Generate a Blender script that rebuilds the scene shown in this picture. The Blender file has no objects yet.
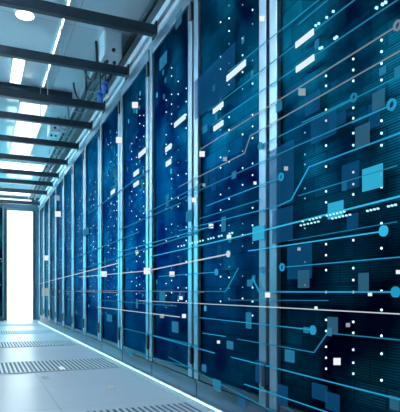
import bpy, bmesh, math, random
from mathutils import Vector, Matrix
random.seed(7)
S = bpy.context.scene
COL = S.collection

# ------------------------------------------------------------------ camera
F_PX, CX, HOR, VPX = 514.0, 200.0, 293.0, -20.0
H = 0.57
TH = math.atan((CX - VPX) / F_PX)
SN, CS = math.sin(TH), math.cos(TH)
cam = bpy.data.cameras.new('camera')
camo = bpy.data.objects.new('camera', cam); COL.objects.link(camo)
camo.location = (0, 0, H)
camo.rotation_euler = (math.pi / 2, 0, -TH)
cam.sensor_fit = 'HORIZONTAL'; cam.sensor_width = 36
cam.lens = 36 * F_PX / 400
cam.shift_y = (HOR - 206) / 400
cam.clip_start = 0.02
S.camera = camo

XR = 1.058          # front plane of the rack doors
PITCH = 0.788
Y0 = 1.785          # seam between first and second rack
NR = 12
ZTOP = 2.24
ZC = 2.60           # ceiling
YEND = 11.45

def onrack(u, v, x=XR):
    a = (u - CX) / F_PX
    t = x / (SN + a * CS)
    return t * (CS - a * SN), H + t * (HOR - v) / F_PX, t
def onfloor(u, v):
    a = (u - CX) / F_PX
    t = H * F_PX / (v - HOR)
    return t * (SN + a * CS), t * (CS - a * SN), t

# ------------------------------------------------------------------ materials
def mat(name, col, rough=.5, metal=0., emit=None, es=0., alpha=1., spec=.5):
    m = bpy.data.materials.new(name); m.use_nodes = True
    b = m.node_tree.nodes['Principled BSDF']
    b.inputs['Base Color'].default_value = (*col, 1)
    b.inputs['Roughness'].default_value = rough
    b.inputs['Metallic'].default_value = metal
    b.inputs['Specular IOR Level'].default_value = spec
    if emit:
        b.inputs['Emission Color'].default_value = (*emit, 1)
        b.inputs['Emission Strength'].default_value = es
    b.inputs['Alpha'].default_value = alpha
    return m
def noisy(m, scale, amt, stretch=(1, 1, 1), rough_amt=0.0):
    """vary the base colour a little with procedural noise"""
    nt = m.node_tree; b = nt.nodes['Principled BSDF']
    c = b.inputs['Base Color'].default_value[:3]
    tc = nt.nodes.new('ShaderNodeTexCoord'); mp = nt.nodes.new('ShaderNodeMapping')
    mp.inputs['Scale'].default_value = stretch
    n = nt.nodes.new('ShaderNodeTexNoise'); n.inputs['Scale'].default_value = scale
    n.inputs['Detail'].default_value = 4
    r = nt.nodes.new('ShaderNodeValToRGB')
    r.color_ramp.elements[0].position = .3; r.color_ramp.elements[1].position = .7
    r.color_ramp.elements[0].color = (*[x * (1 - amt) for x in c], 1)
    r.color_ramp.elements[1].color = (*[min(1, x * (1 + amt)) for x in c], 1)
    nt.links.new(tc.outputs['Object'], mp.inputs['Vector'])
    nt.links.new(mp.outputs['Vector'], n.inputs['Vector'])
    nt.links.new(n.outputs['Fac'], r.inputs['Fac'])
    nt.links.new(r.outputs['Color'], b.inputs['Base Color'])
    if rough_amt:
        r0 = b.inputs['Roughness'].default_value
        mr = nt.nodes.new('ShaderNodeMapRange')
        mr.inputs['To Min'].default_value = max(0, r0 - rough_amt); mr.inputs['To Max'].default_value = r0 + rough_amt
        nt.links.new(n.outputs['Fac'], mr.inputs['Value']); nt.links.new(mr.outputs['Result'], b.inputs['Roughness'])
    return m
def glow(name, col, es, alpha=1.0, sample=False):
    m = bpy.data.materials.new(name); m.use_nodes = True
    nt = m.node_tree; nt.nodes.clear()
    o = nt.nodes.new('ShaderNodeOutputMaterial'); e = nt.nodes.new('ShaderNodeEmission')
    e.inputs['Color'].default_value = (*col, 1); e.inputs['Strength'].default_value = es
    if alpha < 1:
        t = nt.nodes.new('ShaderNodeBsdfTransparent'); mx = nt.nodes.new('ShaderNodeMixShader')
        mx.inputs[0].default_value = alpha
        nt.links.new(t.outputs[0], mx.inputs[1]); nt.links.new(e.outputs[0], mx.inputs[2])
        nt.links.new(mx.outputs[0], o.inputs[0])
    else:
        nt.links.new(e.outputs[0], o.inputs[0])
    m.cycles.emission_sampling = 'AUTO' if sample else 'NONE'
    return m

M = {}
M['alu'] = noisy(mat('pale_aluminium', (.22, .31, .38), .36, .85), 6, .12, (1, 1, .3))
M['rail'] = noisy(mat('painted_rail', (.62, .68, .72), .4, .2), 5, .08)
M['black'] = mat('black_plastic', (.008, .012, .018), .45)
M['carcass'] = noisy(mat('rack_steel', (.02, .035, .05), .5, .4), 8, .2)
M['plinth'] = noisy(mat('plinth_steel', (.015, .04, .06), .4, .4), 8, .2)
M['beam'] = noisy(mat('dark_beam', (.014, .030, .045), .35, .3), 12, .3)
M['vent'] = mat('vent_slat', (.46, .52, .56), .4, .3)
M['ventdark'] = mat('vent_slot_shade', (.025, .04, .05), .7)
M['white_box'] = noisy(mat('white_enclosure', (.65, .69, .72), .45), 9, .06)
M['grey_metal'] = noisy(mat('galvanised', (.34, .40, .44), .4, .7), 14, .15)
M['cable'] = mat('cable_black', (.012, .018, .025), .5)
M['cable_grey'] = mat('cable_grey', (.22, .28, .33), .5)
M['blue_plug'] = mat('blue_plug', (.02, .16, .55), .4)
M['wall'] = noisy(mat('dark_wall', (.04, .12, .18), .5), 3, .15)
M['wall_pale'] = noisy(mat('pale_wall', (.30, .40, .46), .5), 3, .1)
M['frame'] = mat('door_frame_metal', (.10, .18, .22), .35, .5)

# perforated rack door sheet: fine horizontal slots, blue black
def panel_mat():
    m = mat('perforated_sheet', (.012, .030, .050), .42, 1.0)
    nt = m.node_tree; b = nt.nodes['Principled BSDF']
    tc = nt.nodes.new('ShaderNodeTexCoord')
    w = nt.nodes.new('ShaderNodeTexWave'); w.bands_direction = 'Z'; w.inputs['Scale'].default_value = 38
    w.inputs['Distortion'].default_value = 0
    nt.links.new(tc.outputs['Object'], w.inputs['Vector'])
    n = nt.nodes.new('ShaderNodeTexNoise'); n.inputs['Scale'].default_value = 3.2; n.inputs['Detail'].default_value = 5
    oi = nt.nodes.new('ShaderNodeObjectInfo')
    add = nt.nodes.new('ShaderNodeVectorMath'); add.operation = 'ADD'
    mul = nt.nodes.new('ShaderNodeVectorMath'); mul.operation = 'SCALE'; mul.inputs['Scale'].default_value = 40
    cx = nt.nodes.new('ShaderNodeCombineXYZ')
    nt.links.new(oi.outputs['Random'], cx.inputs[0]); nt.links.new(oi.outputs['Random'], cx.inputs[1])
    nt.links.new(cx.outputs[0], mul.inputs[0]); nt.links.new(tc.outputs['Object'], add.inputs[0]); nt.links.new(mul.outputs[0], add.inputs[1])
    nt.links.new(add.outputs[0], n.inputs['Vector'])
    r = nt.nodes.new('ShaderNodeValToRGB')
    r.color_ramp.elements[0].position = .35; r.color_ramp.elements[1].position = .72
    r.color_ramp.elements[0].color = (.001, .004, .008, 1); r.color_ramp.elements[1].color = (.012, .115, .165, 1)
    nt.links.new(n.outputs['Fac'], r.inputs['Fac'])
    mx = nt.nodes.new('ShaderNodeMix'); mx.data_type = 'RGBA'; mx.blend_type = 'MULTIPLY'
    mx.inputs[0].default_value = .75
    nt.links.new(r.outputs['Color'], mx.inputs[6]); nt.links.new(w.outputs['Color'], mx.inputs[7])
    # rows of equipment fronts showing through the perforation
    sp = nt.nodes.new('ShaderNodeSeparateXYZ'); cb = nt.nodes.new('ShaderNodeCombineXYZ')
    nt.links.new(add.outputs[0], sp.inputs[0]); nt.links.new(sp.outputs[1], cb.inputs[0]); nt.links.new(sp.outputs[2], cb.inputs[1])
    bk = nt.nodes.new('ShaderNodeTexBrick'); bk.offset = .5; bk.inputs['Scale'].default_value = 1
    bk.inputs['Brick Width'].default_value = .14; bk.inputs['Row Height'].default_value = .075; bk.inputs['Mortar Size'].default_value = .004
    bk.inputs['Color1'].default_value = (.5, .5, .55, 1); bk.inputs['Color2'].default_value = (1.5, 1.45, 1.4, 1); bk.inputs['Mortar'].default_value = (.25, .25, .25, 1)
    nt.links.new(cb.outputs[0], bk.inputs['Vector'])
    m2 = nt.nodes.new('ShaderNodeMix'); m2.data_type = 'RGBA'; m2.blend_type = 'MULTIPLY'; m2.inputs[0].default_value = .6
    nt.links.new(mx.outputs[2], m2.inputs[6]); nt.links.new(bk.outputs['Color'], m2.inputs[7])
    nt.links.new(m2.outputs[2], b.inputs['Base Color'])
    b.inputs['Specular Tint'].default_value = (.12, .48, .70, 1)
    return m
M['panel'] = panel_mat()

def tile_mat(name, base, seam, size, rough, ox, oy, spec=.5, metal=0, streak=0.05):
    m = mat(name, base, rough, metal, spec=spec)
    nt = m.node_tree; b = nt.nodes['Principled BSDF']
    tc = nt.nodes.new('ShaderNodeTexCoord'); mp = nt.nodes.new('ShaderNodeMapping')
    mp.inputs['Location'].default_value = (ox, oy, 0)
    br = nt.nodes.new('ShaderNodeTexBrick'); br.offset = 0; br.squash = 1
    br.inputs['Scale'].default_value = 1; br.inputs['Brick Width'].default_value = size; br.inputs['Row Height'].default_value = size
    br.inputs['Mortar Size'].default_value = .003; br.inputs['Mortar Smooth'].default_value = .2
    br.inputs['Color1'].default_value = (*[x * (1 - streak) for x in base], 1); br.inputs['Color2'].default_value = (*[x * (1 + streak) for x in base], 1)
    br.inputs['Mortar'].default_value = (*seam, 1)
    nt.links.new(tc.outputs['Object'], mp.inputs['Vector']); nt.links.new(mp.outputs[0], br.inputs['Vector'])
    nt.links.new(br.outputs['Color'], b.inputs['Base Color'])
    return m
TS = 0.62; TX = 0.363; TY = 3.85
M['floor'] = tile_mat('raised_floor', (.37, .40, .43), (.19, .22, .25), TS, .30, -TX + TS * 4, -TY + TS * 12)
M['ceil'] = tile_mat('gloss_ceiling', (.74, .79, .81), (.42, .47, .50), .66, .09, 0, 0, spec=1.0, streak=.08)

M['led'] = glow('indicator_led', (.72, .92, 1), 1.7)
M['led_dim'] = glow('indicator_led_dim', (.35, .72, .92), .65)
M['cyan'] = glow('trace_cyan', (.02, .42, .74), .75, .85)
M['cyan_hi'] = glow('trace_cyan_bright', (.03, .52, .85), .95, .85)
M['teal'] = glow('trace_teal', (.02, .32, .52), .65, .75)
M['pale'] = glow('trace_pale', (.48, .60, .66), .4, .7)
M['white_tr'] = glow('trace_white', (.75, .86, .95), .8, .7)
M['dot'] = glow('trace_dot', (.45, .9, 1), 1.2)
M['sq_white'] = glow('square_white', (.86, .93, .97), .95)
M['sq_grey'] = glow('square_grey', (.55, .68, .75), .6, .6)
M['bar'] = glow('bar_white', (.72, .88, .97), 1.0)
M['sq_cyan'] = glow('square_cyan', (.03, .42, .66), 1.0, .8)
M['sq_blue'] = glow('square_blue', (.02, .20, .36), 1.0, .6)
M['sq_dim'] = glow('square_dim_blue', (.006, .09, .23), 1.0, .33)
M['sq_haze'] = glow('square_pale_blue', (.04, .17, .28), 1.0, .35)
M['strip'] = glow('floor_strip_light', (.25, .58, 1), 6, sample=True)
M['door_lit'] = glow('lit_doorway', (.80, .97, 1), 3.2, sample=True)
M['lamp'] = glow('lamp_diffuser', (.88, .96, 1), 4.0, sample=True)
M['soft_glow'] = glow('soft_glow', (.85, .95, 1), 1.5, sample=True)

# ------------------------------------------------------------------ mesh helpers
class MB:
    def __init__(s): s.bm = bmesh.new()
    def box(s, a, b, bev=0):
        r = bmesh.ops.create_cube(s.bm, size=1)
        c = [(a[i] + b[i]) / 2 for i in range(3)]; d = [abs(b[i] - a[i]) for i in range(3)]
        for v in r['verts']:
            v.co = Vector([v.co[i] * d[i] + c[i] for i in range(3)])
        if bev:
            es = list({e for v in r['verts'] for e in v.link_edges})
            bmesh.ops.bevel(s.bm, geom=es, offset=bev, segments=2, profile=.6, affect='EDGES')
        return s
    def cyl(s, p, q, r, seg=14, r2=None):
        p, q = Vector(p), Vector(q); d = q - p
        m = Matrix.Translation((p + q) / 2) @ d.to_track_quat('Z', 'Y').to_matrix().to_4x4()
        bmesh.ops.create_cone(s.bm, cap_ends=True, segments=seg, radius1=r, radius2=r if r2 is None else r2, depth=d.length, matrix=m)
        return s
    def ring(s, c, r, w, x0, x1, seg=20):
        """flat ring in the YZ plane"""
        vs = []
        for i in range(seg):
            t = 2 * math.pi * i / seg
            vs.append([s.bm.verts.new((x, c[0] + rr * math.cos(t), c[1] + rr * math.sin(t))) for x in (x0, x1) for rr in (r - w, r)])
        for i in range(seg):
            a, b = vs[i], vs[(i + 1) % seg]
            for j, k in ((0, 1), (1, 3), (3, 2), (2, 0)):
                s.bm.faces.new((a[j], a[k], b[k], b[j]))
        return s
    def ribbon(s, pts, w, x0, x1):
        """polyline in the YZ plane, constant width, with thickness along X"""
        n = len(pts); L = []
        for i, (y, z) in enumerate(pts):
            p = Vector((y, z))
            d1 = (p - Vector(pts[i - 1])).normalized() if i else None
            d2 = (Vector(pts[i + 1]) - p).normalized() if i < n - 1 else None
            d = ((d1 or d2) + (d2 or d1)).normalized()
            nn = Vector((-d.y, d.x))
            k = 1 / max(.5, nn.dot(Vector((-(d1 or d2).y, (d1 or d2).x))))
            a, b = p + nn * w / 2 * k, p - nn * w / 2 * k
            L.append([s.bm.verts.new((x, q.x, q.y)) for q in (a, b) for x in (x0, x1)])
        for i in range(n - 1):
            a, b = L[i], L[i + 1]
            for j, k in ((0, 1), (1, 3), (3, 2), (2, 0)):
                s.bm.faces.new((a[j], a[k], b[k], b[j]))
        for e in (L[0], L[-1]):
            s.bm.faces.new((e[0], e[1], e[3], e[2]))
        return s
    def tube(s, pts, r, seg=8):
        pts = [Vector(p) for p in pts]; rings = []
        for i, p in enumerate(pts):
            d = (pts[min(i + 1, len(pts) - 1)] - pts[max(i - 1, 0)]).normalized()
            q = d.to_track_quat('Z', 'Y')
            rings.append([s.bm.verts.new(p + q @ Vector((r * math.cos(2 * math.pi * k / seg), r * math.sin(2 * math.pi * k / seg), 0))) for k in range(seg)])
        for a, b in zip(rings, rings[1:]):
            for k in range(seg):
                s.bm.faces.new((a[k], a[(k + 1) % seg], b[(k + 1) % seg], b[k]))
        s.bm.faces.new(rings[0]); s.bm.faces.new(rings[-1])
        return s
    def mesh(s, name, m, smooth=False):
        bmesh.ops.recalc_face_normals(s.bm, faces=s.bm.faces)
        me = bpy.data.meshes.new(name); s.bm.to_mesh(me); s.bm.free()
        me.materials.append(m)
        if smooth:
            for p in me.polygons: p.use_smooth = True
        return me
    def build(s, name, m, parent=None, smooth=False, loc=None):
        o = bpy.data.objects.new(name, s.mesh(name, m, smooth)); COL.objects.link(o)
        if parent: o.parent = parent
        if loc: o.location = loc
        return o
def tag(o, label, cat, group=None):
    o['label'] = label; o['category'] = cat
    if group: o['group'] = group
    return o
def empty(name, loc, label, cat, group=None):
    o = bpy.data.objects.new(name, None); COL.objects.link(o); o.location = loc
    o.empty_display_size = .05
    return tag(o, label, cat, group)
def struct(o):
    o['kind'] = 'structure'; return o
def link_copy(o, parent, loc=None):
    c = o.copy(); COL.objects.link(c); c.parent = parent
    if loc is not None: c.location = loc
    return c
ORD = ['first', 'second', 'third', 'fourth', 'fifth', 'sixth', 'seventh', 'eighth', 'ninth', 'tenth', 'eleventh', 'twelfth', 'thirteenth', 'fourteenth', 'fifteenth']

# ------------------------------------------------------------------ the room
XL, XB, YB = -1.10, 2.06, -1.2
struct(MB().box((XL, YB, -.1), (XB, YEND, 0)).build('floor', M['floor']))
struct(MB().box((XL, YB, ZC), (XB, YEND, ZC + .1)).build('ceiling', M['ceil']))
struct(MB().box((XL - .1, YB, -.1), (XL, YEND, ZC + .1)).build('wall_left', M['wall']))
struct(MB().box((XB, YB, -.1), (XB + .1, YEND, ZC + .1)).build('wall_right', M['wall_pale']))
struct(MB().box((XL - .1, YB - .1, -.1), (XB + .1, YB, ZC + .1)).build('wall_back', M['wall']))
DX0, DX1, DZ = .52, 1.03, 2.30
struct(MB().box((XL - .1, YEND, -.1), (DX0, YEND + .1, ZC + .1)).box((DX1, YEND, -.1), (XB + .1, YEND + .1, ZC + .1))
       .box((DX0, YEND, DZ), (DX1, YEND + .1, ZC + .1)).build('wall_end', M['wall']))
d = struct(bpy.data.objects.new('door_1', None)); COL.objects.link(d); d.location = (DX0, YEND, 0)
MB().box((0, .04, 0.0), (DX1 - DX0, .07, DZ)).build('lit_pane', M['door_lit'], d)
MB().box((-.04, -.03, 0), (0, .0, DZ + .04), .004).box((DX1 - DX0, -.03, 0), (DX1 - DX0 + .03, .0, DZ + .04), .004).box((0, -.03, DZ), (DX1 - DX0, 0, DZ + .04), .004).build('door_frame', M['frame'], d)
# pale soffit panel across the end wall, above the lit door
tag(MB().box((XL, YEND - .06, 2.46), (1.00, YEND - .001, 2.54), .006).build('ceiling_light', M['soft_glow']),
    'bright horizontal light bar on the end wall above the lit doorway', 'ceiling light', 'cross lights at the far end')

# ------------------------------------------------------------------ racks
W = PITCH; ST = .070
DF = .018                       # sheet sits this far behind the stile face
def rack_meshes():
    P = {}
    P['carcass'] = MB().box((.05, .004, .05), (.98, W - .004, ZTOP), .004).mesh('carcass', M['carcass'])
    P['plinth'] = MB().box((.022, .004, 0), (.96, W - .004, .10), .003).box((.016, .004, .085), (.03, W - .004, .10)).mesh('plinth', M['plinth'])
    P['door_sheet'] = MB().box((DF, ST, .14), (DF + .012, W - ST, ZTOP - .07)).mesh('door_sheet', M['panel'])
    P['stile'] = [MB().box((0, .013, .11), (.045, ST, ZTOP), .004).mesh('stile', M['alu']),
                  MB().box((0, W - ST, .11), (.045, W - .013, ZTOP), .004).mesh('stile', M['alu'])]
    P['top_rail'] = MB().box((.002, ST, ZTOP - .07), (.045, W - ST, ZTOP), .004).mesh('top_rail', M['alu'])
    P['bottom_rail'] = MB().box((.006, ST, .11), (.045, W - ST, .14), .003).mesh('bottom_rail', M['plinth'])
    P['hinge'] = MB().box((-.010, .002, -.045), (.02, .036, .045), .004).cyl((-.004, .010, -.05), (-.004, .010, .05), .007, 10).mesh('hinge', M['black'])
    b = MB(); bmesh.ops.create_uvsphere(b.bm, u_segments=10, v_segments=6, radius=.0039)
    P['led'] = b.mesh('indicator_light', M['led'], True)
    b = MB(); bmesh.ops.create_uvsphere(b.bm, u_segments=8, v_segments=5, radius=.0032)
    P['led_dim'] = b.mesh('indicator_light', M['led_dim'], True)
    P['handle'] = MB().box((-.022, -.010, -.09), (-.012, .010, .09), .003).box((-.014, -.006, -.085), (.012, .006, -.07)).box((-.014, -.006, .07), (.012, .006, .085)).mesh('handle', M['black'])
    P['tile'] = [MB().box((-.002, -.022, -.035), (.002, .022, .035)).mesh('status_tile', M[k]) for k in ('sq_dim', 'sq_blue', 'sq_dim')]
    P['tiles'] = [MB().box((-.002, -.010, -.014), (.002, .010, .014)).mesh('status_tile', M[k]) for k in ('sq_blue', 'sq_cyan', 'sq_blue')]
    return P
RP = rack_meshes()
def child(name, me, parent, loc=(0, 0, 0)):
    o = bpy.data.objects.new(name, me); COL.objects.link(o); o.parent = parent; o.location = loc
    return o
# rows of indicator lights as seen on the nearest rack, one list of image heights for each column
cols = {322: [75, 85, 109, 120, 145, 166, 191, 202, 244, 255, 270, 292, 320, 331, 347, 358, 369],
        349: [58, 69, 80, 107, 117.5, 132.5, 144.6, 171.7, 183.7, 194, 240, 268, 280, 292, 322, 333, 350, 363, 374],
        377: [39, 50.5, 62.5, 79, 120, 132.5, 144.6, 174, 186.6, 223, 248, 291, 310, 336, 354, 380.6],
        301: [132, 154, 164, 188, 198, 228, 262, 285]}
base_leds = []
for u, vs in cols.items():
    for v in vs:
        y, z, t = onrack(u, v)
        base_leds.append((y - (Y0 - PITCH), z, u != 301))
racks = []
for i in range(NR):
    y = Y0 + (i - 1) * PITCH
    where = 'nearest, at right edge' if i == 0 else ('furthest, beside the lit doorway' if i == NR - 1 else f'{ORD[i]} from the right')
    r = empty('server_rack', (XR, y, 0), f'tall blue black server rack with pale frame, {where}', 'server rack', 'server racks along the aisle')
    racks.append(r)
    child('carcass', RP['carcass'], r); child('plinth', RP['plinth'], r)
    dsh = child('door_sheet', RP['door_sheet'], r)
    for m_ in RP['stile']: child('stile', m_, r)
    child('top_rail', RP['top_rail'], r); child('bottom_rail', RP['bottom_rail'], r)
    for z in (.235, 2.10): child('hinge', RP['hinge'], r, (0, 0.0, z))
    # indicator lights
    rr = random.Random(100 + i)
    if i == 0:
        L = base_leds
    else:
        L = []
        for c in (.19, .33, .47, .61):
            yy = c * W + rr.uniform(-.02, .02); z = .45 + rr.uniform(0, .12)
            top = rr.uniform(1.75, 2.05)
            while z < top:
                k = rr.choice((2, 3, 4)); st = rr.choice((.05, .06, .075))
                for q in range(k):
                    if z < top: L.append((yy, z, rr.random() < (.65 if i < 4 else .4)))
                    z += st
                z += rr.uniform(.04, .14)
    for (yy, z, big) in L[:98]:
        child('indicator_light', RP['led' if big else 'led_dim'], dsh, (DF - .001, yy, z))
    for q in range(6 if i == 0 else 14 if i < 3 else 24):
        yy = rr.uniform(.12, W - .12); z = rr.uniform(.3, 2.05)
        me = rr.choice(RP['tiles'] if rr.random() < .6 else RP['tile'])
        child('status_tile', me, dsh, (DF - .0025, yy, z))

YF, YL = Y0 - PITCH, Y0 + (NR - 1) * PITCH
# header rail of the aisle containment, standing on the racks
h = empty('header_rail', (XR, YF, ZTOP), 'pale metal header rail running along the top of the rack row', 'rail')
MB().box((-.012, 0, 0.0), (.03, YL - YF, .035), .004).build('lower_lip', M['rail'], h)
MB().box((.012, 0, .035), (.05, YL - YF, .075)).build('channel', M['grey_metal'], h)
MB().box((-.012, 0, .075), (.04, YL - YF, .125), .004).build('upper_lip', M['rail'], h)
# glowing strip along the foot of the racks
s = empty('floor_light_strip', (XR, YF, 0), 'glowing blue white light strip along the floor at the foot of the racks', 'light strip')
MB().box((-.026, 0, 0), (-.006, YL - YF, .006)).build('channel', M['grey_metal'], s)
MB().box((-.020, 0, .006), (-.011, YL - YF, .011), .002).build('diffuser', M['strip'], s)

# ------------------------------------------------------------------ beams across the aisle
for i, y in enumerate((3.18, 3.86, 4.67, 5.25, 6.03, 6.83, 7.65, 8.30, 9.05, 10.2)):
    b = empty('cross_beam', (XR - .012, y, 2.30), 'dark metal beam crossing the aisle overhead, ' + ('nearest the camera' if i == 0 else 'furthest, near the lit doorway' if i == 9 else f'{ORD[i]} nearest the camera'), 'beam', 'beams across the aisle')
    MB().box((XL - XR + .012, -.026, -.062), (-.012, .026, 0), .006).build('bar', M['beam'], b)
    MB().box((-.012, -.045, -.075), (0, .045, .015), .003).cyl((-.018, -.034, -.03), (-.010, -.034, -.03), .006, 8).cyl((-.018, .034, -.03), (-.010, .034, -.03), .006, 8).build('end_bracket', M['black'], b)
    for z_ in (-.5, -1.2):
        MB().cyl((z_, 0, -.002), (z_, 0, ZC - 2.30), .004, 8).build('hanger_rod', M['grey_metal'], b)

# ------------------------------------------------------------------ ceiling lamps
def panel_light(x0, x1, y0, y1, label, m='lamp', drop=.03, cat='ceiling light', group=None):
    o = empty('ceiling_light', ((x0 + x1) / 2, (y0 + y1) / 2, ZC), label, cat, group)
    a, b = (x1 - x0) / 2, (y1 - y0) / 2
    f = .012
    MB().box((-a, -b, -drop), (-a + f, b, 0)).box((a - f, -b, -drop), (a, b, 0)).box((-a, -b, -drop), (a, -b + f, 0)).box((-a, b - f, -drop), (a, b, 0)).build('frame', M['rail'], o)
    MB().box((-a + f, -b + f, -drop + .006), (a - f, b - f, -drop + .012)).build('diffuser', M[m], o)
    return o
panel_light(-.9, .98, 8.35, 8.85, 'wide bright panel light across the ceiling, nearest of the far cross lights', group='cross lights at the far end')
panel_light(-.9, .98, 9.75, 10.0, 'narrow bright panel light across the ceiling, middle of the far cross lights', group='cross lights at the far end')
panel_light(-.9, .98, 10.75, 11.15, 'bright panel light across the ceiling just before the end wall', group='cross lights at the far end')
panel_light(.25, .37, 4.66, 5.24, 'small glowing rectangle imitating a reflection on the ceiling just before the dark trunking', drop=.02)  # added emitter in place of a bright reflection in the ceiling, not a fixture
panel_light(.38, .68, 5.70, 8.2, 'long softly glowing panel imitating the doorway reflection on the ceiling beyond the dark trunking', 'soft_glow', drop=.02)  # added emitter imitating the lit door mirrored in the glossy ceiling
# thin linear lamp along the aisle
lx = .565
o = empty('linear_lamp', (lx, 2.0, ZC), 'thin bright linear lamp running along the ceiling towards the far end', 'ceiling light')
MB().box((-.016, 0, -.018), (.016, 3.24, 0), .003).build('housing', M['rail'], o)
MB().box((-.006, .02, -.022), (.006, 3.2, -.018)).build('diffuser', M['lamp'], o)
# round downlight
def onceil(u, v, z=ZC):
    a = (u - CX) / F_PX; t = (z - H) * F_PX / (HOR - v)
    return t * (SN + a * CS), t * (CS - a * SN)
x, y = onceil(25, 11)
o = empty('downlight', (x, y, ZC), 'round bright downlight on the ceiling beside the nearest beam', 'ceiling light')
MB().cyl((0, 0, -.03), (0, 0, 0), .075, 28).build('trim_ring', M['rail'], o)
MB().cyl((0, 0, -.036), (0, 0, -.03), .062, 28).build('diffuser', M['lamp'], o)
# dark trunking on the ceiling
o = empty('cable_trunking', (0, 5.42, ZC), 'dark cable trunking fixed across the ceiling above the third beam', 'cable trunking')
MB().box((XL, -.13, -.06), (.86, .13, 0), .008).build('trunk', M['beam'], o)
MB().box((XL, -.11, -.068), (.86, .11, -.06), .002).build('lid', M['frame'], o)

# ------------------------------------------------------------------ cable tray and gear above the racks
tx0, tx1, tz = .90, 1.03, 2.47
o = empty('cable_tray', (tx0, 4.12, tz), 'long metal ladder cable tray hung under the ceiling above the racks', 'cable tray')
for xx in (0, tx1 - tx0):
    MB().box((xx - .006, 0, 0), (xx + .006, 6.9, .045), .002).build('side_rail', M['grey_metal'], o)
rung = MB().box((.006, -.012, .006), (tx1 - tx0 - .006, .012, .014)).mesh('rung', M['grey_metal'])
for k in range(22): child('rung', rung, o, (0, .15 + k * .305, 0))
for k in range(5):
    MB().cyl((.0, .4 + 1.5 * k, .045), (0, .4 + 1.5 * k, ZC - tz), .005, 8).build('hanger_rod', M['grey_metal'], o)
    MB().cyl((tx1 - tx0, .4 + 1.5 * k, .045), (tx1 - tx0, .4 + 1.5 * k, ZC - tz), .005, 8).build('hanger_rod', M['grey_metal'], o)
rc = random.Random(5)
for k, (dx, m_, lab) in enumerate(((.03, 'cable', 'black cable lying along the outer side of the cable tray'), (.063, 'cable_grey', 'grey cable lying along the middle of the cable tray'), (.098, 'cable', 'black cable lying along the rack side of the cable tray'))):
    pts = [(tx0 + dx + rc.uniform(-.003, .003), 4.16 + j * .165, tz + .014 + .0125) for j in range(42)]
    tag(MB().tube(pts, .0125).build('cable', M[m_], smooth=True), lab, 'cable', 'cables in the cable tray')
def drop_cable(y, dy, lab, m_='cable'):
    pts = []
    for j in range(13):
        t = j / 12
        pts.append((.86 + .03 * math.sin(t * 5), y + dy * t, tz + .135 - .24 * math.sin(t * math.pi)))
    return tag(MB().tube(pts, .010).build('cable', M[m_], smooth=True), lab, 'cable', 'loops of cable under the ceiling')
drop_cable(4.14, .4, 'black cable loop drooping beside the white junction box')
drop_cable(4.6, .45, 'black cable loop drooping above the blue plugs')
drop_cable(5.6, .5, 'grey cable loop drooping beyond the blue plugs', 'cable_grey')
def jbox(y0, y1, x0, x1, z0, lab):
    o = empty('junction_box', ((x0 + x1) / 2, (y0 + y1) / 2, z0), lab, 'junction box', 'boxes under the ceiling')
    a, b = (x1 - x0) / 2, (y1 - y0) / 2
    MB().box((-a, -b, 0), (a, b, ZC - z0), .008).build('enclosure', M['white_box'], o)
    MB().box((-a * .85, -b - .008, .015), (a * .85, -b, ZC - z0 - .02), .003).build('cover', M['rail'], o)
    MB().cyl((0, -b - .018, .045), (0, -b - .008, .045), .014, 14).build('knob', M['black'], o)
    for q in (-.4, .4): MB().cyl((a * q, 0, -.02), (a * q, 0, .0), .012, 10).build('cable_gland', M['black'], o)
    return o
jbox(3.92, 4.09, .875, 1.02, 2.40, 'white junction box under the ceiling at the near end of the cable tray')
jbox(6.15, 6.4, .74, .86, 2.44, 'white junction box under the ceiling beyond the dark trunking')
for (u, v, lab) in ((105, 89, 'blue plug hanging under the cable tray, upper of the pair'), (100, 98, 'blue plug hanging under the cable tray, lower of the pair')):
    a = (u - CX) / F_PX; t = .905 / (SN + a * CS)
    y, z = t * (CS - a * SN), H + t * (HOR - v) / F_PX
    o = empty('cable_plug', (.905, y, z), lab, 'plug', 'blue plugs under the cable tray')
    MB().cyl((0, 0, -.03), (0, 0, .035), .027, 14, .022).build('body', M['blue_plug'], o, True)
    MB().cyl((0, 0, .035), (0, 0, .05), .03, 14).build('collar', M['blue_plug'], o)
    MB().tube([(0, 0, .045), (.004, .0, .07), (0, .01, max(.08, (2.399 if y < 4.13 else tz + .01) - z))], .007).build('lead', M['cable'], o, True)

tag(MB().cyl((1.085, 1.9, 2.548), (1.085, 5.2, 2.548), .022, 14).box((1.055, 2.6, 2.54), (1.115, 2.64, ZC)).box((1.055, 4.4, 2.54), (1.115, 4.44, ZC)).build('conduit', M['cable'], smooth=False),
    'dark conduit pipe under the ceiling directly above the header rail', 'pipe')
# ------------------------------------------------------------------ perforated floor tiles
def vent_mesh():
    b = MB(); n = 20; p = TS / n; e = .012
    b.box((.002, .002, .001), (TS - .002, e, .006)).box((.002, TS - e, .001), (TS - .002, TS - .002, .006))
    for k in range(n + 1):
        w = p * .24
        b.box((max(.002, k * p - w), e, .001), (min(TS - .002, k * p + w), TS - e, .006))
    return b.mesh('grille', M['vent'])
VG = vent_mesh(); VP = MB().box((.004, .004, .0), (TS - .004, TS - .004, .002)).mesh('shade_backing', M['ventdark'])  # solid dark plate below the slats, its colour stands for shade in the slots
rows = [1.86, TY, 5.71, 7.57, 9.42]
rn = ['nearest row at the bottom edge', 'second nearest row', 'third nearest row', 'fourth nearest row', 'furthest row']
for ri, y in enumerate(rows):
    for c, side in ((0, 'beside the racks'), (-1, 'in the middle of the aisle')):
        if ri == 0 and c == -1: continue
        r = empty('floor_vent', (TX + c * TS, y, 0), f'slotted floor vent tile {side}, {rn[ri]}', 'floor vent', 'slotted vent tiles in the floor')
        child('shade_backing', VP, r); child('grille', VG, r)

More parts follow.
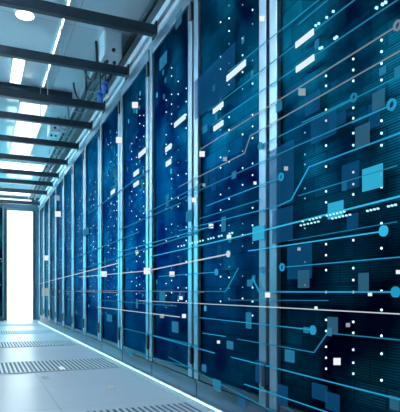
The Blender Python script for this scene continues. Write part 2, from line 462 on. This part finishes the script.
# ------------------------------------------------------------------ cabinet beside the lit door
o = empty('end_cabinet', (.16, YEND - .24, 0), 'dark cabinet with tiny blue lights standing left of the lit doorway', 'cabinet')
MB().box((-.28, 0, 0), (.29, .23, 2.36), .006).build('carcass', M['carcass'], o)
MB().box((-.25, -.012, .1), (.26, 0, 2.3), .004).build('door_sheet', M['panel'], o)
MB().box((.262, -.02, .04), (.29, 0, 2.34), .003).build('stile', M['frame'], o)
rr = random.Random(3)
bl = MB(); bmesh.ops.create_uvsphere(bl.bm, u_segments=8, v_segments=5, radius=.010); bl = bl.mesh('indicator_light', M['led_dim'], True)
for k in range(26): child('indicator_light', bl, o, (rr.uniform(.0, .25), -.013, rr.uniform(.6, 2.0)))

# ------------------------------------------------------------------ glowing circuit graphics standing on the rack fronts
pending = []     # (object, base label, v, category, group) -> labels made distinct at the end
def where(u, v):
    y, z, t = onrack(u, v)
    i = max(0, min(NR - 1, int((y - YF) // PITCH)))
    hgt = 'near the top' if z > 1.85 else 'above mid height' if z > 1.3 else 'at mid height' if z > .85 else 'below mid height' if z > .45 else 'near the floor'
    rk = 'nearest rack' if i == 0 else f'{ORD[i]} rack from right'
    return f'{hgt}, {rk}'
XA, XBK, XC = XR - .0035, XR - .0075, XR - .0125
def flag(u, v, s_, m, look):
    """a small square plate standing off the rack front, facing down the aisle"""
    sz = s_ * onrack(u, v)[2] / F_PX
    off = (onrack(u, v)[0] - YF) % PITCH
    over_stile = off < ST + .02 or off > PITCH - ST - .03
    x = XR - (-.0005 if over_stile else -.017) - .5 * sz * CS
    y, z, t = onrack(u, v, x); sz = s_ * t / F_PX
    o = MB().box((-sz / 2, -.001, -sz / 2), (sz / 2, .001, sz / 2)).build('light_square', M[m], loc=(x, y, z))
    o.rotation_euler = (0, 0, -TH)
    pending.append((o, f'{look} {where(u, v)}', v, 'light square', look + 's'))
def square(u, v, w, hh, m, look, x0=None, x1=None, name='light_square'):
    y, z, t = onrack(u, v)
    ya, _, _ = onrack(u - w / 2, v); yb, _, _ = onrack(u + w / 2, v)
    dz = hh / 2 * t / F_PX
    o = MB().box((x0, yb, z - dz), (x1, ya, z + dz), .0008).build(name, M[m])
    ob = o.data; c = Vector(((x0 + x1) / 2, (ya + yb) / 2, z))
    for vv in ob.vertices: vv.co -= c
    o.location = c
    pending.append((o, f'{look} {where(u, v)}', v, 'light square', look + 's'))
    return o
WS = [(135, 105, 6), (119, 140, 6), (262, 18.6, 5), (58, 214, 5.5), (104, 274, 5.5), (147, 271, 6.5), (172, 274, 5), (202, 154, 5.5),
      (194, 200, 4.5), (211, 226, 4.5), (229, 237, 4.5), (286, 168.5, 4), (255, 183, 3), (267.5, 295, 5), (337, 361.5, 7), (370, 294, 4),
      (398, 272, 4), (184, 316, 4), (218.5, 342, 3), (316, 308, 3), (299, 249, 3), (181, 298, 3.5), (137, 252, 3), (47, 258, 5)]
for u, v, s_ in WS: flag(u, v, s_, 'sq_white', 'small white glowing square')
for u, v, s_ in [(302, 92, 7), (46, 292, 8), (57, 198, 5), (348, 325, 4), (162, 316, 4), (225, 159, 4), (204, 185, 3)]:
    flag(u, v, s_, 'sq_grey', 'small grey glowing square')
for u, v, w, hh in [(374, 178, 20, 23), (259.5, 233, 11, 14), (337, 210, 15, 16)]:
    square(u, v, w, hh, 'sq_cyan', 'large bright cyan glowing square', XBK, XA)
for u, v, w, hh in [(307.5, 330, 5, 6), (384, 71, 6, 7), (280, 107, 6, 9), (190, 216, 6, 11), (163, 297, 5, 10), (263, 270, 5, 6), (205, 368, 4, 7), (291, 356, 9, 12),
                    (206, 129, 4, 7), (251, 283, 5, 7), (231, 345, 6, 8), (399, 72, 6, 10), (176, 327, 6, 11), (131, 353, 4, 5), (218, 385, 7, 11), (164, 61, 7, 12), (235, 175, 4, 7), (115, 188, 5, 6), (86, 232, 5, 7), (110, 318, 5, 7)]:
    square(u, v, w, hh, 'sq_blue', 'blue glowing square', XBK, XA)
for u, v, w, hh in [(351, 176, 17, 26), (313, 103, 14, 20), (353, 221, 11, 15), (215, 83, 40, 42), (324, 126, 25, 26), (281, 176, 26, 60), (320, 392, 15, 16), (333, 402, 14, 18), (242, 400, 9, 14),
                    (283, 225, 20, 34), (300, 262, 24, 34), (338, 120, 16, 12), (283, 395, 10, 20), (262, 372, 12, 22)]:
    square(u, v, w, hh, 'sq_dim', 'large dim blue square', XA, XR)
for u, v, w, hh in [(363, 136, 14, 22), (304, 279, 11, 18), (364, 282, 10, 18), (179, 19, 6, 14), (395, 403, 9, 14), (333, 325, 10, 16), (379, 100, 12, 18)]:
    square(u, v, w, hh, 'sq_haze', 'pale blue square', XA, XR)
# white dashes running along the aisle
for u0, u1, v, hh in [(228.7, 247.6, 71, 6), (215, 225, 108, 5), (215.5, 225, 126, 5), (176, 187, 121, 5), (140, 147, 153, 5), (135, 140, 173, 4.5), (167, 172.8, 148, 5), (167.5, 172.5, 163, 5),
                      (135, 140, 184, 4), (112, 116, 192, 4), (298, 316, 39, 6), (298.5, 316.5, 64, 6)]:
    square((u0 + u1) / 2, v, u1 - u0, hh, 'bar', 'white glowing dash', XC, XBK, 'light_dash')
# small squares of light lying on the floor
for u, v, w, lab in [(62, 369, 4.5, 'small white glowing square on the floor vent'), (45, 378, 6, 'pale glowing square on the floor before the second vent row, left one'), (111, 387, 6, 'pale glowing square on the floor before the second vent row, right one')]:
    x, y, t = onfloor(u, v); hw = w / 2 * t / F_PX; hy = 2.6 * t * t / F_PX / H
    o = MB().box((-hw, -hy / 2, 0), (hw, hy / 2, .004)).build('light_square', M['sq_white' if v < 370 else 'sq_grey'], loc=(x, y, .0065 if v < 370 else .0002))
    tag(o, lab, 'light square', 'squares of light on the floor')

cnt = {}
def trace(pts, m, px, node=None, dots=None, straight=True):
    """a glowing circuit line; pts are (u, v) points measured on the rack front plane"""
    P = [onrack(u, v) for u, v in pts]
    w = .62 * px * sum(p[2] for p in P) / len(P) / F_PX
    w = min(w, px * P[-1][2] * 1.6 / F_PX)
    uu, vv = pts[-1]; um, vm = (pts[0][0] + uu) / 2, (pts[0][1] + vv) / 2
    tone = {'cyan': 'cyan', 'cyan_hi': 'bright cyan', 'teal': 'dim teal', 'pale': 'pale grey', 'white_tr': 'white'}[m]
    e = empty('circuit_trace', (XR - .009, P[0][0], P[0][1]), '', 'light line', 'circuit lines of light')
    YZ = [(p[0] - P[0][0], p[1] - P[0][1]) for p in P]
    MB().ribbon(YZ, w, -.001, .003).build('line', M[m], e)
    look = f'{tone} ' + ('bent ' if len(pts) > 2 else '') + 'light line'
    if node:
        u, v, r, kind = node
        y, z, t = onrack(u, v); c = (y - P[0][0], z - P[0][1]); rr_ = r * t / F_PX
        if kind == 'ring':
            MB().ring(c, rr_ * 1.15, rr_ * .4, -.003, .003).build('ring_node', M[m], e); look += ' with ring end'
        else:
            MB().cyl((-.003, *c), (.003, *c), rr_ * 1.1, 20).build('round_node', M[m], e); look += ' with round end'
    if dots:
        me = MB().cyl((-.003, 0, 0), (.003, 0, 0), dots[0][2] * onrack(*dots[0][:2])[2] / F_PX, 10).mesh('light_dot', M['dot'])
        for u, v, r in dots:
            y, z, t = onrack(u, v)
            child('light_dot', me, e, (0, y - P[0][0], z - P[0][1]))
        look += ' with dots'
    pending.append((e, f'{look} {where(um, vm)}', vm, 'light line', 'circuit lines of light'))
    return e
def row(u0, v0, u1, v1, n, r, seed=1, keep=.75, off=0):
    q = random.Random(seed); L = []
    for k in range(n):
        if q.random() < keep:
            t = k / (n - 1); L.append((u0 + (u1 - u0) * t, v0 + (v1 - v0) * t + off, r))
    return L
trace([(201, 150), (397, 28)], 'pale', 1.3, (400, 26, 4.5, 'ring'))
trace([(180, 187), (246, 153.5), (252, 136), (403, 51)], 'pale', 1.2)
trace([(304, 123), (352.5, 100)], 'teal', 1.5, (356, 98, 4, 'ring'))
trace([(353.7, 123), (390, 107)], 'cyan', 1.5, (394, 105, 5, 'ring'))
trace([(213, 125), (402, -1)], 'teal', 1.1, None, [(322, 49, 1.3), (324, 48, 1.3), (337, 39, 1.3), (339, 37.5, 1.3), (379, 8.5, 1.3), (385, 5, 1.3), (388, 3, 1.3)])
trace([(210, 111), (360, -2)], 'teal', 1.1, None, [(318, 26, 1.2), (321, 24, 1.2), (329, 18, 1.2), (335.5, 12, 1.2)])
trace([(230, 72), (324, -2)], 'teal', 1.0)
trace([(300, 25), (335, -4)], 'teal', 1.0)
trace([(264, 145), (337, 109), (402, 76)], 'teal', 1.3, (262, 146, 3.5, 'disc'))
trace([(180, 200), (299, 146), (392, 106)], 'teal', 1.2)
trace([(180, 231), (280, 206), (293, 200), (311, 167), (403, 133)], 'cyan', 1.2)
trace([(208, 206), (279, 179)], 'cyan', 1.0, (283, 177, 3.5, 'ring'))
trace([(150, 257), (237, 237.5), (402, 196.5)], 'cyan_hi', 1.7, None, row(303, 225.5, 398, 205, 28, .85, 4) + row(305, 221.5, 350, 211, 14, .8, 8))
trace([(250, 251), (382, 232)], 'cyan_hi', 1.6, (386, 231, 5, 'disc'))
trace([(288, 267), (403, 257)], 'cyan', 1.4, (284, 267.3, 3.5, 'ring'))
trace([(254, 278), (261, 291.8), (395, 292)], 'cyan', 2.2, (398, 292, 5, 'disc'))
trace([(140, 300.5), (280, 307.5), (403, 314)], 'white_tr', 1.1)
trace([(80, 277), (147, 271), (228, 254.5)], 'white_tr', 1.2, (230, 254, 3, 'disc'))
trace([(160, 276.5), (216, 272.3)], 'cyan', 1.2, (218, 272, 3, 'disc'))
trace([(196, 291.5), (227, 291.5), (240, 268)], 'teal', 1.2)
trace([(196, 317), (312, 329.5)], 'cyan', 1.2, (315, 330, 4.2, 'disc'))
trace([(239, 339), (316, 352.3), (329.5, 333), (403, 340)], 'teal', 1.4)
trace([(232.6, 357), (280, 368.6), (403, 399.5)], 'cyan', 1.4)
trace([(246, 384), (335, 414)], 'cyan', 1.3)
trace([(150, 334.5), (216, 353)], 'cyan', 1.1)
trace([(170, 357), (280, 414)], 'teal', 1.2)
trace([(204, 333), (227, 336.5)], 'cyan', 1.1)
trace([(80, 270), (200, 232)], 'teal', 1.2)
trace([(118, 252.5), (215, 226)], 'cyan', 1.2, None, row(183, 246, 234, 233, 20, .75, 11, .7))
trace([(80, 290), (205, 292)], 'pale', .8)
trace([(98, 307), (181, 317)], 'white_tr', .9)
trace([(39, 284), (120, 263)], 'white_tr', .9)
trace([(45, 290.5), (120, 292.5)], 'pale', .9)
trace([(119, 327), (200, 346)], 'teal', 1.1)
trace([(119, 349), (190, 367)], 'teal', 1.1)
trace([(150, 212), (203, 184)], 'teal', 1.1)
trace([(120, 230), (182, 203)], 'teal', 1.1)
trace([(100, 300), (178, 306)], 'teal', 1.0)
trace([(70, 260), (140, 232)], 'teal', 1.1)
trace([(90, 213), (150, 170)], 'teal', 1.1)
trace([(230, 300), (330, 300.5)], 'teal', 1.1)
trace([(200, 219), (262, 200)], 'teal', 1.1)
trace([(300, 196), (399, 166)], 'teal', 1.0)
trace([(290, 241), (399, 222)], 'teal', .9)

seen = {}
for it in pending: seen.setdefault(it[1], []).append(it)
for base, items in seen.items():
    items.sort(key=lambda t: t[2])
    n = len(items)
    for k, (o, b, v, cat, grp) in enumerate(items):
        lab = b
        if n == 2: lab += ', ' + ('upper', 'lower')[k]
        elif n > 2: lab += ', ' + ('topmost' if k == 0 else 'lowest' if k == n - 1 else ORD[k] + ' down')
        tag(o, lab, cat, grp)

# ------------------------------------------------------------------ light
def area(name, loc, sx, sy, power, col=(.8, .93, 1), rot=(0, 0, 0)):
    l = bpy.data.lights.new(name, 'AREA'); l.shape = 'RECTANGLE'; l.size = sx; l.size_y = sy
    l.energy = power; l.color = col
    if name == 'ceiling_fill': l.spread = math.radians(120)
    o = bpy.data.objects.new(name, l); COL.objects.link(o); o.location = loc; o.rotation_euler = rot
    return o
for y_ in (2.2, 6.2, 9.6):
    area('aisle_light', (-.2, y_, ZC - .08), .6, 3.2, 22, (.82, .94, 1))
# unseen fill lights added opposite: white ones brighten the ceiling, blue ones the rack fronts
for y_, pw in ((1.5, 270), (5.0, 340), (8.7, 400)):
    area('ceiling_fill', (-1.0, y_, 2.05), .12, 3.3, pw, (.95, .98, 1), (0, math.radians(180 - 15), 0))
for y_ in (9.0,):
    area('blue_fill', (-1.04, y_, 1.1), 1.3, 4.4, 150, (.09, .76, 1), (0, math.radians(-90), 0))
w = bpy.data.worlds.new('world'); S.world = w; w.use_nodes = True
w.node_tree.nodes['Background'].inputs[0].default_value = (.1, .25, .4, 1)
w.node_tree.nodes['Background'].inputs[1].default_value = .1

S.view_settings.view_transform = 'Standard'; S.view_settings.look = 'None'
S.view_settings.exposure = 0; S.view_settings.gamma = 1
S.view_settings.use_curve_mapping = False
